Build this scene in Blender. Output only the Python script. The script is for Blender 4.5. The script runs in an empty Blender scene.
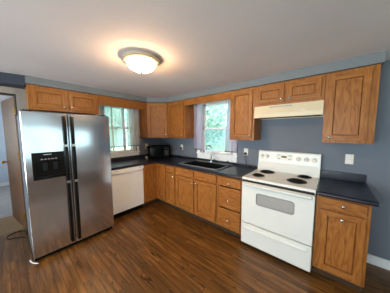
import bpy, bmesh, math, random
from mathutils import Vector, Matrix
random.seed(7)
S = bpy.context.scene
COL = S.collection
R = math.radians

# ------------------------------------------------------------------ camera
cam_d = bpy.data.cameras.new('camera')
cam_d.sensor_width = 36.0
cam_d.lens = 160.256 / 390 * 36
cam_d.clip_start = 0.05
cam = bpy.data.objects.new('camera', cam_d)
COL.objects.link(cam)
yw, pt, rl = R(40.4603), R(-5.1059), R(-0.1297)
fw = Vector((-math.sin(yw) * math.cos(pt), math.cos(yw) * math.cos(pt), math.sin(pt)))
rt = Vector((math.cos(yw), math.sin(yw), 0))
up = rt.cross(fw)
r1 = math.cos(rl) * rt + math.sin(rl) * up
u1 = -math.sin(rl) * rt + math.cos(rl) * up
M3 = Matrix((r1, u1, -fw)).transposed()
cam.matrix_world = Matrix.Translation((3.3457, -2.5946, 1.4924)) @ M3.to_4x4()
S.camera = cam

# ------------------------------------------------------------------ world, sun, daylight, fill lamps, exposure
w = bpy.data.worlds.new('sky_world'); S.world = w; w.use_nodes = True
nt = w.node_tree; nt.nodes.clear()
wo = nt.nodes.new('ShaderNodeOutputWorld'); bg = nt.nodes.new('ShaderNodeBackground')
bg.inputs[0].default_value = (0.66, 0.92, 1.0, 1); bg.inputs[1].default_value = 1.6
nt.links.new(bg.outputs[0], wo.inputs[0])

def light(name, kind, loc, rot, energy, color, **kw):
    d = bpy.data.lights.new(name, kind); d.energy = energy; d.color = color
    for k, v in kw.items(): setattr(d, k, v)
    o = bpy.data.objects.new(name, d); o.location = loc; o.rotation_euler = rot
    COL.objects.link(o); return o

light('sun', 'SUN', (4, -6, 9), (R(38), 0, R(48)), 7.5, (1.0, 0.95, 0.86), angle=R(2))
# east window daylight; added fill lamps outside unseen south and next-room windows
light('daylight_east', 'AREA', (5.8, -1.8, 1.45), (0, R(100), 0), 6, (0.70, 0.97, 1.0), shape='RECTANGLE', size=1.1, size_y=2.9)
light('fill_south', 'AREA', (2.1, -5.6, 1.15), (R(108), 0, 0), 170, (0.90, 0.95, 1.0), shape='RECTANGLE', size=3.2, size_y=1.8)
light('fill_next_room', 'AREA', (-2.0, -4.56, 1.5), (R(90), 0, 0), 75, (0.93, 0.96, 1.0), shape='RECTANGLE', size=1.6, size_y=1.3)
LAMP = 92.0
vs = S.view_settings
vs.view_transform = 'Standard'; vs.look = 'None'; vs.gamma = 1.0; vs.use_curve_mapping = False
vs.exposure = 0.3

# ------------------------------------------------------------------ materials
def srgb(r, g, b):
    f = lambda c: (c / 255 / 12.92) if c / 255 <= 0.04045 else ((c / 255 + 0.055) / 1.055) ** 2.4
    return (f(r), f(g), f(b), 1)

def newmat(name):
    m = bpy.data.materials.new(name); m.use_nodes = True
    n = m.node_tree
    return m, n, n.nodes['Principled BSDF'], n.nodes['Material Output']

def plain(name, rgb, rough=0.5, metal=0.0, var=0.06, scale=8.0, bump=0.0, bscale=60.0, spec=0.5):
    m, n, b, o = newmat(name)
    tc = n.nodes.new('ShaderNodeTexCoord')
    nz = n.nodes.new('ShaderNodeTexNoise'); nz.inputs['Scale'].default_value = scale; nz.inputs['Detail'].default_value = 4
    n.links.new(tc.outputs['Object'], nz.inputs['Vector'])
    rp = n.nodes.new('ShaderNodeValToRGB')
    c = srgb(*rgb)
    rp.color_ramp.elements[0].position = 0.3; rp.color_ramp.elements[1].position = 0.7
    rp.color_ramp.elements[0].color = tuple(x * (1 - var) for x in c[:3]) + (1,)
    rp.color_ramp.elements[1].color = tuple(min(1, x * (1 + var)) for x in c[:3]) + (1,)
    n.links.new(nz.outputs['Fac'], rp.inputs[0]); n.links.new(rp.outputs[0], b.inputs['Base Color'])
    b.inputs['Roughness'].default_value = rough; b.inputs['Metallic'].default_value = metal
    b.inputs['Specular IOR Level'].default_value = spec
    if bump:
        n2 = n.nodes.new('ShaderNodeTexNoise'); n2.inputs['Scale'].default_value = bscale; n2.inputs['Detail'].default_value = 3
        n.links.new(tc.outputs['Object'], n2.inputs['Vector'])
        bp = n.nodes.new('ShaderNodeBump'); bp.inputs['Strength'].default_value = bump; bp.inputs['Distance'].default_value = 0.01
        n.links.new(n2.outputs['Fac'], bp.inputs['Height']); n.links.new(bp.outputs[0], b.inputs['Normal'])
    return m

def oak(name, axis, dark, mid, lightc, rough=0.38):
    """oak with cathedral grain running along the given local axis (0 x, 2 z)"""
    m, n, b, o = newmat(name)
    tc = n.nodes.new('ShaderNodeTexCoord'); oi = n.nodes.new('ShaderNodeObjectInfo')
    off = n.nodes.new('ShaderNodeVectorMath'); off.operation = 'SCALE'
    cmb = n.nodes.new('ShaderNodeCombineXYZ')
    for i in range(3): n.links.new(oi.outputs['Random'], cmb.inputs[i])
    n.links.new(cmb.outputs[0], off.inputs[0]); off.inputs['Scale'].default_value = 23.0
    add = n.nodes.new('ShaderNodeVectorMath'); add.operation = 'ADD'
    n.links.new(tc.outputs['Object'], add.inputs[0]); n.links.new(off.outputs[0], add.inputs[1])
    def stretched(s_long, s_across):
        mp = n.nodes.new('ShaderNodeMapping')
        sc = [s_across] * 3; sc[axis] = s_long
        mp.inputs['Scale'].default_value = sc
        n.links.new(add.outputs[0], mp.inputs['Vector']); return mp
    mp1 = stretched(1.6, 9.0)
    nz1 = n.nodes.new('ShaderNodeTexNoise'); nz1.inputs['Scale'].default_value = 1.0; nz1.inputs['Detail'].default_value = 2; nz1.inputs['Distortion'].default_value = 0.4
    n.links.new(mp1.outputs[0], nz1.inputs['Vector'])
    mul = n.nodes.new('ShaderNodeMath'); mul.operation = 'MULTIPLY'; mul.inputs[1].default_value = 9.0
    n.links.new(nz1.outputs['Fac'], mul.inputs[0])
    fr = n.nodes.new('ShaderNodeMath'); fr.operation = 'PINGPONG'; fr.inputs[1].default_value = 0.5
    n.links.new(mul.outputs[0], fr.inputs[0])
    mp2 = stretched(7.0, 120.0)
    nz2 = n.nodes.new('ShaderNodeTexNoise'); nz2.inputs['Scale'].default_value = 1.0; nz2.inputs['Detail'].default_value = 3
    n.links.new(mp2.outputs[0], nz2.inputs['Vector'])
    a2 = n.nodes.new('ShaderNodeMath'); a2.operation = 'MULTIPLY_ADD'; a2.inputs[1].default_value = 0.6
    n.links.new(fr.outputs[0], a2.inputs[0])
    m3 = n.nodes.new('ShaderNodeMath'); m3.operation = 'MULTIPLY'; m3.inputs[1].default_value = 0.85
    n.links.new(nz2.outputs['Fac'], m3.inputs[0]); n.links.new(m3.outputs[0], a2.inputs[2])
    rp = n.nodes.new('ShaderNodeValToRGB'); e = rp.color_ramp.elements
    e[0].position = 0.22; e[0].color = srgb(*dark); e[1].position = 0.85; e[1].color = srgb(*lightc)
    k = e.new(0.5); k.color = srgb(*mid)
    n.links.new(a2.outputs[0], rp.inputs[0]); n.links.new(rp.outputs[0], b.inputs['Base Color'])
    b.inputs['Roughness'].default_value = rough; b.inputs['Specular IOR Level'].default_value = 0.28
    return m

OAKC = ((112, 63, 26), (150, 91, 39), (172, 113, 55))
OAK_V = oak('oak_vertical', 2, *OAKC)
OAK_H = oak('oak_horizontal', 0, *OAKC)
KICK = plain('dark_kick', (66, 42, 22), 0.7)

def floor_planks():
    m, n, b, o = newmat('plank_floor')
    tc = n.nodes.new('ShaderNodeTexCoord')
    br = n.nodes.new('ShaderNodeTexBrick')
    br.offset = 0.37; br.offset_frequency = 2
    br.inputs['Scale'].default_value = 1.0; br.inputs['Brick Width'].default_value = 0.95; br.inputs['Row Height'].default_value = 0.058
    br.inputs['Mortar Size'].default_value = 0.0016; br.inputs['Mortar Smooth'].default_value = 0.2; br.inputs['Bias'].default_value = 0.0
    br.inputs['Color1'].default_value = (0.0, 0.0, 0.0, 1); br.inputs['Color2'].default_value = (1, 1, 1, 1); br.inputs['Mortar'].default_value = (0.5, 0.5, 0.5, 1)
    n.links.new(tc.outputs['Object'], br.inputs['Vector'])
    # grain, shifted per plank
    sh = n.nodes.new('ShaderNodeVectorMath'); sh.operation = 'SCALE'; sh.inputs['Scale'].default_value = 13.0
    n.links.new(br.outputs['Color'], sh.inputs[0])
    ad = n.nodes.new('ShaderNodeVectorMath'); ad.operation = 'ADD'
    n.links.new(tc.outputs['Object'], ad.inputs[0]); n.links.new(sh.outputs[0], ad.inputs[1])
    mp = n.nodes.new('ShaderNodeMapping'); mp.inputs['Scale'].default_value = (2.4, 30, 1)
    n.links.new(ad.outputs[0], mp.inputs['Vector'])
    nz = n.nodes.new('ShaderNodeTexNoise'); nz.inputs['Scale'].default_value = 1.0; nz.inputs['Detail'].default_value = 5; nz.inputs['Distortion'].default_value = 0.6
    n.links.new(mp.outputs[0], nz.inputs['Vector'])
    sep = n.nodes.new('ShaderNodeSeparateColor'); n.links.new(br.outputs['Color'], sep.inputs[0])
    mx = n.nodes.new('ShaderNodeMath'); mx.operation = 'MULTIPLY_ADD'; mx.inputs[1].default_value = 0.15
    n.links.new(sep.outputs[0], mx.inputs[0])
    m2 = n.nodes.new('ShaderNodeMath'); m2.operation = 'MULTIPLY'; m2.inputs[1].default_value = 0.85
    n.links.new(nz.outputs['Fac'], m2.inputs[0]); n.links.new(m2.outputs[0], mx.inputs[2])
    rp = n.nodes.new('ShaderNodeValToRGB'); e = rp.color_ramp.elements
    e[0].position = 0.2; e[0].color = srgb(50, 31, 14); e[1].position = 0.76; e[1].color = srgb(150, 102, 50)
    k = e.new(0.5); k.color = srgb(104, 68, 29)
    n.links.new(mx.outputs[0], rp.inputs[0])
    # dark knots
    mp3 = n.nodes.new('ShaderNodeMapping'); mp3.inputs['Scale'].default_value = (4.2, 24.0, 1)
    n.links.new(ad.outputs[0], mp3.inputs['Vector'])
    nk = n.nodes.new('ShaderNodeTexNoise'); nk.inputs['Scale'].default_value = 1.3; nk.inputs['Detail'].default_value = 3; nk.inputs['Distortion'].default_value = 0.8
    n.links.new(mp3.outputs[0], nk.inputs['Vector'])
    rk = n.nodes.new('ShaderNodeValToRGB'); rk.color_ramp.elements[0].position = 0.29; rk.color_ramp.elements[1].position = 0.40
    rk.color_ramp.elements[0].color = (0.16, 0.13, 0.11, 1); rk.color_ramp.elements[1].color = (1, 1, 1, 1)
    n.links.new(nk.outputs['Fac'], rk.inputs[0])
    mm = n.nodes.new('ShaderNodeMix'); mm.data_type = 'RGBA'; mm.blend_type = 'MULTIPLY'; mm.inputs['Factor'].default_value = 1.0
    n.links.new(rp.outputs[0], mm.inputs['A']); n.links.new(rk.outputs[0], mm.inputs['B'])
    # seams
    ms = n.nodes.new('ShaderNodeMix'); ms.data_type = 'RGBA'
    ms.inputs['B'].default_value = srgb(40, 20, 10)
    n.links.new(br.outputs['Fac'], ms.inputs['Factor']); n.links.new(mm.outputs['Result'], ms.inputs['A'])
    n.links.new(ms.outputs['Result'], b.inputs['Base Color'])
    b.inputs['Roughness'].default_value = 0.36
    bp = n.nodes.new('ShaderNodeBump'); bp.inputs['Strength'].default_value = 0.15; bp.inputs['Distance'].default_value = 0.004
    n.links.new(nz.outputs['Fac'], bp.inputs['Height']); n.links.new(bp.outputs[0], b.inputs['Normal'])
    return m

def steel():
    m, n, b, o = newmat('brushed_steel')
    tc = n.nodes.new('ShaderNodeTexCoord'); mp = n.nodes.new('ShaderNodeMapping'); mp.inputs['Scale'].default_value = (3, 3, 260)
    nz = n.nodes.new('ShaderNodeTexNoise'); nz.inputs['Scale'].default_value = 1.0; nz.inputs['Detail'].default_value = 3
    n.links.new(tc.outputs['Object'], mp.inputs['Vector']); n.links.new(mp.outputs[0], nz.inputs['Vector'])
    rp = n.nodes.new('ShaderNodeMapRange'); rp.inputs['To Min'].default_value = 0.11; rp.inputs['To Max'].default_value = 0.18
    n.links.new(nz.outputs['Fac'], rp.inputs['Value']); n.links.new(rp.outputs[0], b.inputs['Roughness'])
    b.inputs['Base Color'].default_value = srgb(214, 214, 220); b.inputs['Metallic'].default_value = 1.0
    # the sheet is very slightly wavy
    mp2 = n.nodes.new('ShaderNodeMapping'); mp2.inputs['Scale'].default_value = (1.0, 2.2, 1.6)
    n2 = n.nodes.new('ShaderNodeTexNoise'); n2.inputs['Scale'].default_value = 1.6; n2.inputs['Detail'].default_value = 0
    n.links.new(tc.outputs['Object'], mp2.inputs['Vector']); n.links.new(mp2.outputs[0], n2.inputs['Vector'])
    bp = n.nodes.new('ShaderNodeBump'); bp.inputs['Strength'].default_value = 0.6; bp.inputs['Distance'].default_value = 0.03
    n.links.new(n2.outputs['Fac'], bp.inputs['Height']); n.links.new(bp.outputs[0], b.inputs['Normal'])
    return m

def glass(name):
    m, n, b, o = newmat(name); n.nodes.remove(b)
    t = n.nodes.new('ShaderNodeBsdfTransparent'); t.inputs[0].default_value = (0.96, 0.99, 0.98, 1)
    g = n.nodes.new('ShaderNodeBsdfGlossy'); g.inputs['Roughness'].default_value = 0.02
    f = n.nodes.new('ShaderNodeFresnel'); f.inputs['IOR'].default_value = 1.25
    mx = n.nodes.new('ShaderNodeMixShader')
    n.links.new(f.outputs[0], mx.inputs[0]); n.links.new(t.outputs[0], mx.inputs[1]); n.links.new(g.outputs[0], mx.inputs[2])
    n.links.new(mx.outputs[0], o.inputs[0]); return m

def sheer(name, rgb, see):
    m, n, b, o = newmat(name); n.nodes.remove(b)
    t = n.nodes.new('ShaderNodeBsdfTransparent')
    d = n.nodes.new('ShaderNodeBsdfDiffuse'); d.inputs[0].default_value = srgb(*rgb)
    l = n.nodes.new('ShaderNodeBsdfTranslucent'); l.inputs[0].default_value = srgb(*rgb)
    # weave
    tc = n.nodes.new('ShaderNodeTexCoord'); nz = n.nodes.new('ShaderNodeTexNoise'); nz.inputs['Scale'].default_value = 40
    n.links.new(tc.outputs['Object'], nz.inputs['Vector'])
    mr = n.nodes.new('ShaderNodeMapRange'); mr.inputs['To Min'].default_value = see - 0.06; mr.inputs['To Max'].default_value = see + 0.06
    n.links.new(nz.outputs['Fac'], mr.inputs['Value'])
    m1 = n.nodes.new('ShaderNodeMixShader'); m1.inputs[0].default_value = 0.8
    n.links.new(d.outputs[0], m1.inputs[1]); n.links.new(l.outputs[0], m1.inputs[2])
    m2 = n.nodes.new('ShaderNodeMixShader')
    n.links.new(mr.outputs[0], m2.inputs[0]); n.links.new(m1.outputs[0], m2.inputs[1]); n.links.new(t.outputs[0], m2.inputs[2])
    n.links.new(m2.outputs[0], o.inputs[0]); return m

def foliage(name, a, c):
    m, n, b, o = newmat(name); n.nodes.remove(b)
    tc = n.nodes.new('ShaderNodeTexCoord'); nz = n.nodes.new('ShaderNodeTexNoise'); nz.inputs['Scale'].default_value = 1.6; nz.inputs['Detail'].default_value = 6
    n.links.new(tc.outputs['Object'], nz.inputs['Vector'])
    rp = n.nodes.new('ShaderNodeValToRGB'); rp.color_ramp.elements[0].position = 0.35; rp.color_ramp.elements[1].position = 0.65
    rp.color_ramp.elements[0].color = srgb(*a); rp.color_ramp.elements[1].color = srgb(*c)
    n.links.new(nz.outputs['Fac'], rp.inputs[0])
    d = n.nodes.new('ShaderNodeBsdfDiffuse'); l = n.nodes.new('ShaderNodeBsdfTranslucent')
    n.links.new(rp.outputs[0], d.inputs[0]); n.links.new(rp.outputs[0], l.inputs[0])
    mx = n.nodes.new('ShaderNodeMixShader'); mx.inputs[0].default_value = 0.4
    n.links.new(d.outputs[0], mx.inputs[1]); n.links.new(l.outputs[0], mx.inputs[2]); n.links.new(mx.outputs[0], o.inputs[0])
    return m

WALL = plain('blue_grey_wall_paint', (110, 117, 130), 0.75, var=0.03, scale=3, bump=0.08, bscale=220)
WALLP = plain('pale_putty_wall_paint', (196, 194, 190), 0.8, var=0.03, scale=3)
WALLD = plain('slate_blue_header', (48, 53, 68), 0.8, var=0.03, scale=3)  # darker blue than the other walls, used on the header only
SOFF = plain('lamp_lit_soffit_grey', (120, 125, 132), 0.75, var=0.03, scale=3)  # wall blue-grey made paler for the lamp light falling on the soffit
CEIL = plain('ceiling_paint', (218, 208, 214), 0.9, var=0.05, scale=1.3, bump=0.15, bscale=120)
TRIM = plain('white_trim_paint', (236, 237, 240), 0.45, var=0.02)
CASING = plain('taupe_casing_paint', (158, 150, 144), 0.5, var=0.02)
FLOOR = floor_planks()
COUNTER = plain('navy_laminate', (26, 29, 44), 0.30, var=0.25, scale=180)
STEEL = steel()
GLASS = glass('window_glass')
BLACK = plain('black_plastic', (11, 11, 12), 0.32, var=0.05, spec=0.2)
BLACKM = plain('matt_black_plastic', (15, 14, 14), 0.6, var=0.05, spec=0.12)
WHITE = plain('white_enamel', (228, 228, 224), 0.28, var=0.015)
IVORY = plain('white_dishwasher_enamel', (244, 245, 248), 0.3, var=0.015)
CREAM = plain('almond_hood_enamel', (220, 204, 174), 0.35, var=0.02)
PLATE = plain('ivory_outlet_plastic', (226, 220, 208), 0.4, var=0.02)
SLOT = plain('dark_slot', (30, 28, 26), 0.7)
CHROME = plain('chrome', (158, 160, 168), 0.16, 1.0, var=0.01)
NICKEL = plain('brushed_nickel', (205, 200, 192), 0.25, 1.0, var=0.02)
BRASS = plain('brass', (212, 164, 82), 0.3, 1.0, var=0.05)
GREYST = plain('dark_grey_side_steel', (120, 124, 134), 0.45, 0.3, var=0.03)
SINKB = plain('black_sink_composite', (20, 19, 20), 0.35, var=0.2, scale=120)
SINKR = plain('sink_rim_steel', (150, 153, 162), 0.35, 0.5, var=0.05)
SMOKE = plain('smoked_oven_glass', (160, 158, 156), 0.2, var=0.12, scale=120)
LILAC = plain('grey_print', (150, 146, 158), 0.5, var=0.05)
DOORW = oak('walnut_door_veneer', 2, (70, 46, 28), (100, 68, 44), (116, 82, 54), 0.45)
CARPET = plain('tan_carpet', (150, 124, 94), 0.95, var=0.3, scale=90, bump=0.5, bscale=300)
PALEFL = plain('pale_grey_floor', (150, 146, 146), 0.5, var=0.1, scale=5)
SHEER = sheer('sheer_white_voile', (250, 250, 254), 0.5)
SHEERD = sheer('gathered_white_voile', (250, 250, 254), 0.36)
CURT = sheer('lilac_grey_curtain', (228, 224, 240), 0.14)
SCREEN = sheer('insect_screen_mesh', (150, 178, 196), 0.62)
HEM = sheer('grey_hem', (150, 148, 160), 0.15)
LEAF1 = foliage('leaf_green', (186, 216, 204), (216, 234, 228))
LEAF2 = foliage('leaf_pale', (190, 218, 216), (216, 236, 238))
BARK = plain('bark', (92, 78, 64), 0.9, var=0.3)
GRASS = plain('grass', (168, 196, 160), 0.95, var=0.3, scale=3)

def lamp_glass():
    m, n, b, o = newmat('lit_alabaster_glass')
    b.inputs['Base Color'].default_value = (1, 0.93, 0.82, 1); b.inputs['Roughness'].default_value = 0.35
    b.inputs['Emission Color'].default_value = (1.0, 0.63, 0.31, 1); b.inputs['Emission Strength'].default_value = LAMP
    return m

# ------------------------------------------------------------------ mesh helpers
class MB:
    def __init__(self): self.bm = bmesh.new()
    def _bevel(self, verts, bev, seg=2):
        es = list({e for v in verts for e in v.link_edges})
        if bev > 0: bmesh.ops.bevel(self.bm, geom=es, offset=bev, segments=seg, profile=0.7, affect='EDGES')
    def box(self, x0, x1, y0, y1, z0, z1, bev=0.0, seg=2):
        r = bmesh.ops.create_cube(self.bm, size=1)
        bmesh.ops.scale(self.bm, vec=(abs(x1 - x0), abs(y1 - y0), abs(z1 - z0)), verts=r['verts'])
        bmesh.ops.translate(self.bm, vec=((x0 + x1) / 2, (y0 + y1) / 2, (z0 + z1) / 2), verts=r['verts'])
        self._bevel(r['verts'], bev, seg); return self
    def prism(self, poly, a0, a1, axis=2, bev=0.0):
        """extrude a 2D polygon along axis between a0 and a1; poly in the two other axes' order"""
        def P(p, a):
            if axis == 2: return (p[0], p[1], a)
            if axis == 0: return (a, p[0], p[1])
            return (p[0], a, p[1])
        A = [self.bm.verts.new(P(p, a0)) for p in poly]; B = [self.bm.verts.new(P(p, a1)) for p in poly]
        n = len(poly)
        fs = [self.bm.faces.new(A[::-1]), self.bm.faces.new(B)]
        for i in range(n): fs.append(self.bm.faces.new((A[i], A[(i + 1) % n], B[(i + 1) % n], B[i])))
        bmesh.ops.recalc_face_normals(self.bm, faces=fs)
        self._bevel(A + B, bev); return self
    def lathe(self, prof, c=(0, 0, 0), axis=(0, 0, 1), seg=32):
        ax = Vector(axis).normalized(); t = Vector((1, 0, 0)) if abs(ax.x) < 0.9 else Vector((0, 1, 0))
        a = ax.cross(t).normalized(); b = ax.cross(a); c = Vector(c); rings = []
        for r, h in prof:
            if r < 1e-6: rings.append([self.bm.verts.new(c + ax * h)])
            else: rings.append([self.bm.verts.new(c + ax * h + (a * math.cos(i * 2 * math.pi / seg) + b * math.sin(i * 2 * math.pi / seg)) * r) for i in range(seg)])
        fs = []
        for p, q in zip(rings, rings[1:]):
            for i in range(seg):
                j = (i + 1) % seg
                if len(p) == 1 and len(q) == 1: continue
                if len(p) == 1: fs.append(self.bm.faces.new((p[0], q[i], q[j])))
                elif len(q) == 1: fs.append(self.bm.faces.new((p[i], p[j], q[0])))
                else: fs.append(self.bm.faces.new((p[i], p[j], q[j], q[i])))
        if len(rings[0]) > 1: fs.append(self.bm.faces.new(rings[0]))
        if len(rings[-1]) > 1: fs.append(self.bm.faces.new(rings[-1]))
        bmesh.ops.recalc_face_normals(self.bm, faces=fs); return self
    def tube(self, pts, r, seg=10, closed=False):
        pts = [Vector(p) for p in pts]; n = len(pts); rings = []; prev = None
        for i, p in enumerate(pts):
            if closed: d = pts[(i + 1) % n] - pts[i - 1]
            else: d = pts[min(i + 1, n - 1)] - pts[max(i - 1, 0)]
            d.normalize()
            if prev is None:
                t = Vector((0, 0, 1)) if abs(d.z) < 0.9 else Vector((1, 0, 0))
                a = d.cross(t).normalized()
            else:
                a = (prev - d * prev.dot(d)).normalized()
            prev = a; b = d.cross(a)
            rr = r[i] if isinstance(r, (list, tuple)) else r
            rings.append([self.bm.verts.new(p + (a * math.cos(k * 2 * math.pi / seg) + b * math.sin(k * 2 * math.pi / seg)) * rr) for k in range(seg)])
        fs = []
        L = list(zip(rings, rings[1:])) + ([(rings[-1], rings[0])] if closed else [])
        for p, q in L:
            for k in range(seg): fs.append(self.bm.faces.new((p[k], p[(k + 1) % seg], q[(k + 1) % seg], q[k])))
        if not closed: fs += [self.bm.faces.new(rings[0]), self.bm.faces.new(rings[-1])]
        bmesh.ops.recalc_face_normals(self.bm, faces=fs); return self
    def build(self, name, mat, parent=None, loc=(0, 0, 0), rz=0.0, smooth=None):
        me = bpy.data.meshes.new(name); self.bm.to_mesh(me); self.bm.free()
        me.materials.append(mat)
        o = bpy.data.objects.new(name, me); COL.objects.link(o)
        o.location = loc; o.rotation_euler = (0, 0, rz)
        if parent: o.parent = parent
        if smooth is not None:
            for p in me.polygons: p.use_smooth = True
            me.set_sharp_from_angle(angle=R(smooth))
        return o

def thing(name, label, cat, loc=(0, 0, 0), rz=0.0, group=None):
    o = bpy.data.objects.new(name, None); COL.objects.link(o)
    o.empty_display_size = 0.1; o.location = loc; o.rotation_euler = (0, 0, rz)
    o['label'] = label; o['category'] = cat
    if group: o['group'] = group
    return o

def tag(o, label, cat, group=None):
    o['label'] = label; o['category'] = cat
    if group: o['group'] = group
    return o

def struct(o, label=None):
    o['kind'] = 'structure'
    if label: o['label'] = label
    return o

def copy_tree(o, parent=None):
    c = o.copy(); COL.objects.link(c); c.parent = parent
    for ch in list(o.children): copy_tree(ch, c)
    return c

# ================================================================== STRUCTURE
ZC = 2.225
# floor
struct(MB().box(-0.24, 5.5, -5.2, 0.12, -0.06, 0.0).build('floor', FLOOR), 'dark brown narrow plank floor with knots')
struct(MB().box(-0.98, -0.24, -4.4, -1.3, -0.06, 0.0).build('floor_carpet', CARPET), 'tan carpet just inside the doorway')
struct(MB().box(-3.75, -0.98, -4.4, -1.3, -0.06, -0.001).build('floor_next_room', PALEFL), 'pale grey floor of the room beyond the door')
# ceilings
struct(MB().box(-0.12, 5.5, -5.2, 0.12, ZC, ZC + 0.15).build('ceiling', CEIL), 'off-white painted kitchen ceiling')
struct(MB().box(-3.75, -0.1205, -4.4, -1.3, 2.36, 2.5).build('ceiling_next_room', CEIL))

def wall_with_holes(name, mat, axis, a0, a1, z0, z1, t0, t1, holes, label=None):
    """wall running along axis ('x' or 'y'), thickness t0..t1, holes = (a0,a1,z0,z1)"""
    m = MB()
    def bx(p, q, r, s):
        if q - p < 1e-4 or s - r < 1e-4: return
        if axis == 'x': m.box(p, q, t0, t1, r, s)
        else: m.box(t0, t1, p, q, r, s)
    cur = a0
    for h in sorted(holes):
        bx(cur, h[0], z0, z1); bx(h[0], h[1], z0, h[2]); bx(h[0], h[1], h[3], z1); cur = h[1]
    bx(cur, a1, z0, z1)
    return struct(m.build(name, mat), label)

W1 = (-1.46, -0.70, 1.045, 2.06)     # window over the dishwasher (y0,y1,z0,z1)
W2 = (1.28, 2.03, 1.06, 2.08)        # window over the sink
DR = (-3.26, -2.47, 0.0, 2.025)      # doorway
W3 = (-3.2, -0.35, 0.95, 2.0)
W4 = (0.5, 3.7, 0.30, 2.08)
wall_with_holes('wall_left', WALL, 'y', -5.2, 0.12, 0, ZC, -0.12, 0.0, [W1, DR], 'blue-grey wall behind the refrigerator')
wall_with_holes('wall_right', WALL, 'x', 0.0, 5.5, 0, ZC, 0.0, 0.12, [W2], 'blue-grey wall behind the stove')
wall_with_holes('wall_east', WALLP, 'y', -5.2, 0.0, 0, ZC, 5.38, 5.5, [W3])
wall_with_holes('wall_south', WALLP, 'x', 0.0, 5.38, 0, ZC, -5.2, -5.08, [W4])
# next room shell
wall_with_holes('wall_next_room_far', plain('pale_blue_paint', (190, 204, 224), 0.8, var=0.02), 'y', -4.4, -1.3, 0, 2.36, -3.75, -3.58, [])
wall_with_holes('wall_next_room_side', WALL, 'x', -3.58, -0.12, 0, 2.36, -1.42, -1.3, [])
wall_with_holes('wall_next_room_near', WALL, 'x', -3.58, -0.12, 0, 2.36, -4.4, -4.28, [(-2.8, -1.2, 0.85, 2.1)])
struct(MB().box(-3.579, -3.563, -4.27, -1.43, 0.0, 0.105, 0.003).build('baseboard_next_room', TRIM))
# soffit above the upper cabinets, cut across the corner
sp = [(0.001, -2.391), (0.317, -2.391), (0.317, -0.622), (0.622, -0.317), (3.676, -0.317), (3.676, -0.001), (0.001, -0.001)]
struct(MB().prism(sp, 2.127, ZC - 0.0005).build('wall_soffit', SOFF), 'blue-grey soffit above the upper cabinets')
# lowered header over the doorway
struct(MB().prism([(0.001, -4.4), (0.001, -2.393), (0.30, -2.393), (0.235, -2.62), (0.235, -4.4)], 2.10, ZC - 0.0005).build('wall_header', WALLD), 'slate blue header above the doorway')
struct(MB().box(3.665, 5.38, -0.016, -0.0005, 0.0, 0.104, 0.003).build('baseboard_right', TRIM), 'white baseboard right of the end cabinet')
struct(MB().box(5.364, 5.3795, -5.07, -0.017, 0.0, 0.104, 0.003).build('baseboard_east', TRIM))

# ---- windows
def window(name, axis, hole, inner, outward, label, rail=None, verticals=(), casing=0.065, sillproj=0.035, apron=0.09, fr=0.028, sash=0.045):
    """inner = wall face coordinate on the room side; outward = +1/-1 direction to the outside"""
    e = bpy.data.objects.new(name, None); COL.objects.link(e); e['kind'] = 'structure'; e['label'] = label
    a0, a1, z0, z1 = hole; g = 0.001
    def B(m, p, q, d0, d1, r, s, bev=0.002):
        # d0..d1 measured outward from the inner face
        lo, hi = sorted((inner + outward * d0, inner + outward * d1))
        if axis == 'x': m.box(p, q, lo, hi, r, s, bev)
        else: m.box(lo, hi, p, q, r, s, bev)
    c = MB()
    B(c, a0 - casing, a0 + 0.004, -0.018, -g, z0 - 0.01, z1 + casing); B(c, a1 - 0.004, a1 + casing, -0.018, -g, z0 - 0.01, z1 + casing)
    B(c, a0 - casing, a1 + casing, -0.018, -g, z1 - 0.004, z1 + casing)
    c.build('casing', TRIM, e)
    s = MB(); B(s, a0 - casing - 0.01, a1 + casing + 0.01, -sillproj, 0.06, z0 - 0.001, z0 + 0.022, 0.004)
    so = s.build('sill', TRIM, e)
    s = MB(); B(s, a0 - casing, a1 + casing, -0.016, -g, z0 - apron, z0 - 0.002); s.build('apron', TRIM, e)
    f = MB()
    B(f, a0 + g, a0 + fr, 0.03, 0.11, z0 + 0.02, z1 - g); B(f, a1 - fr, a1 - g, 0.03, 0.11, z0 + 0.02, z1 - g)
    B(f, a0 + g, a1 - g, 0.03, 0.11, z1 - fr, z1 - g); B(f, a0 + g, a1 - g, 0.06, 0.11, z0 + g, z0 + fr)
    f.build('frame', TRIM, e)
    q = MB(); mid = rail if rail else (z0 + z1) / 2
    for (r0, r1, d0) in ((z0 + fr, mid + 0.02, 0.05), (mid - 0.02, z1 - fr, 0.078)):
        m = MB()
        B(m, a0 + fr, a0 + fr + sash, d0, d0 + 0.026, r0, r1); B(m, a1 - fr - sash, a1 - fr, d0, d0 + 0.026, r0, r1)
        B(m, a0 + fr, a1 - fr, d0, d0 + 0.026, r0, r0 + 0.038); B(m, a0 + fr, a1 - fr, d0, d0 + 0.026, r1 - 0.038, r1)
        for vx, wd in verticals: B(m, vx - wd / 2, vx + wd / 2, d0 + 0.002, d0 + 0.024, r0, r1)
        so = m.build('sash', TRIM, e)
        p = MB(); B(p, a0 + fr + 0.02, a1 - fr - 0.02, d0 + 0.011, d0 + 0.015, r0 + 0.02, r1 - 0.02, 0); p.build('pane', GLASS, so)
    return e

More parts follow.
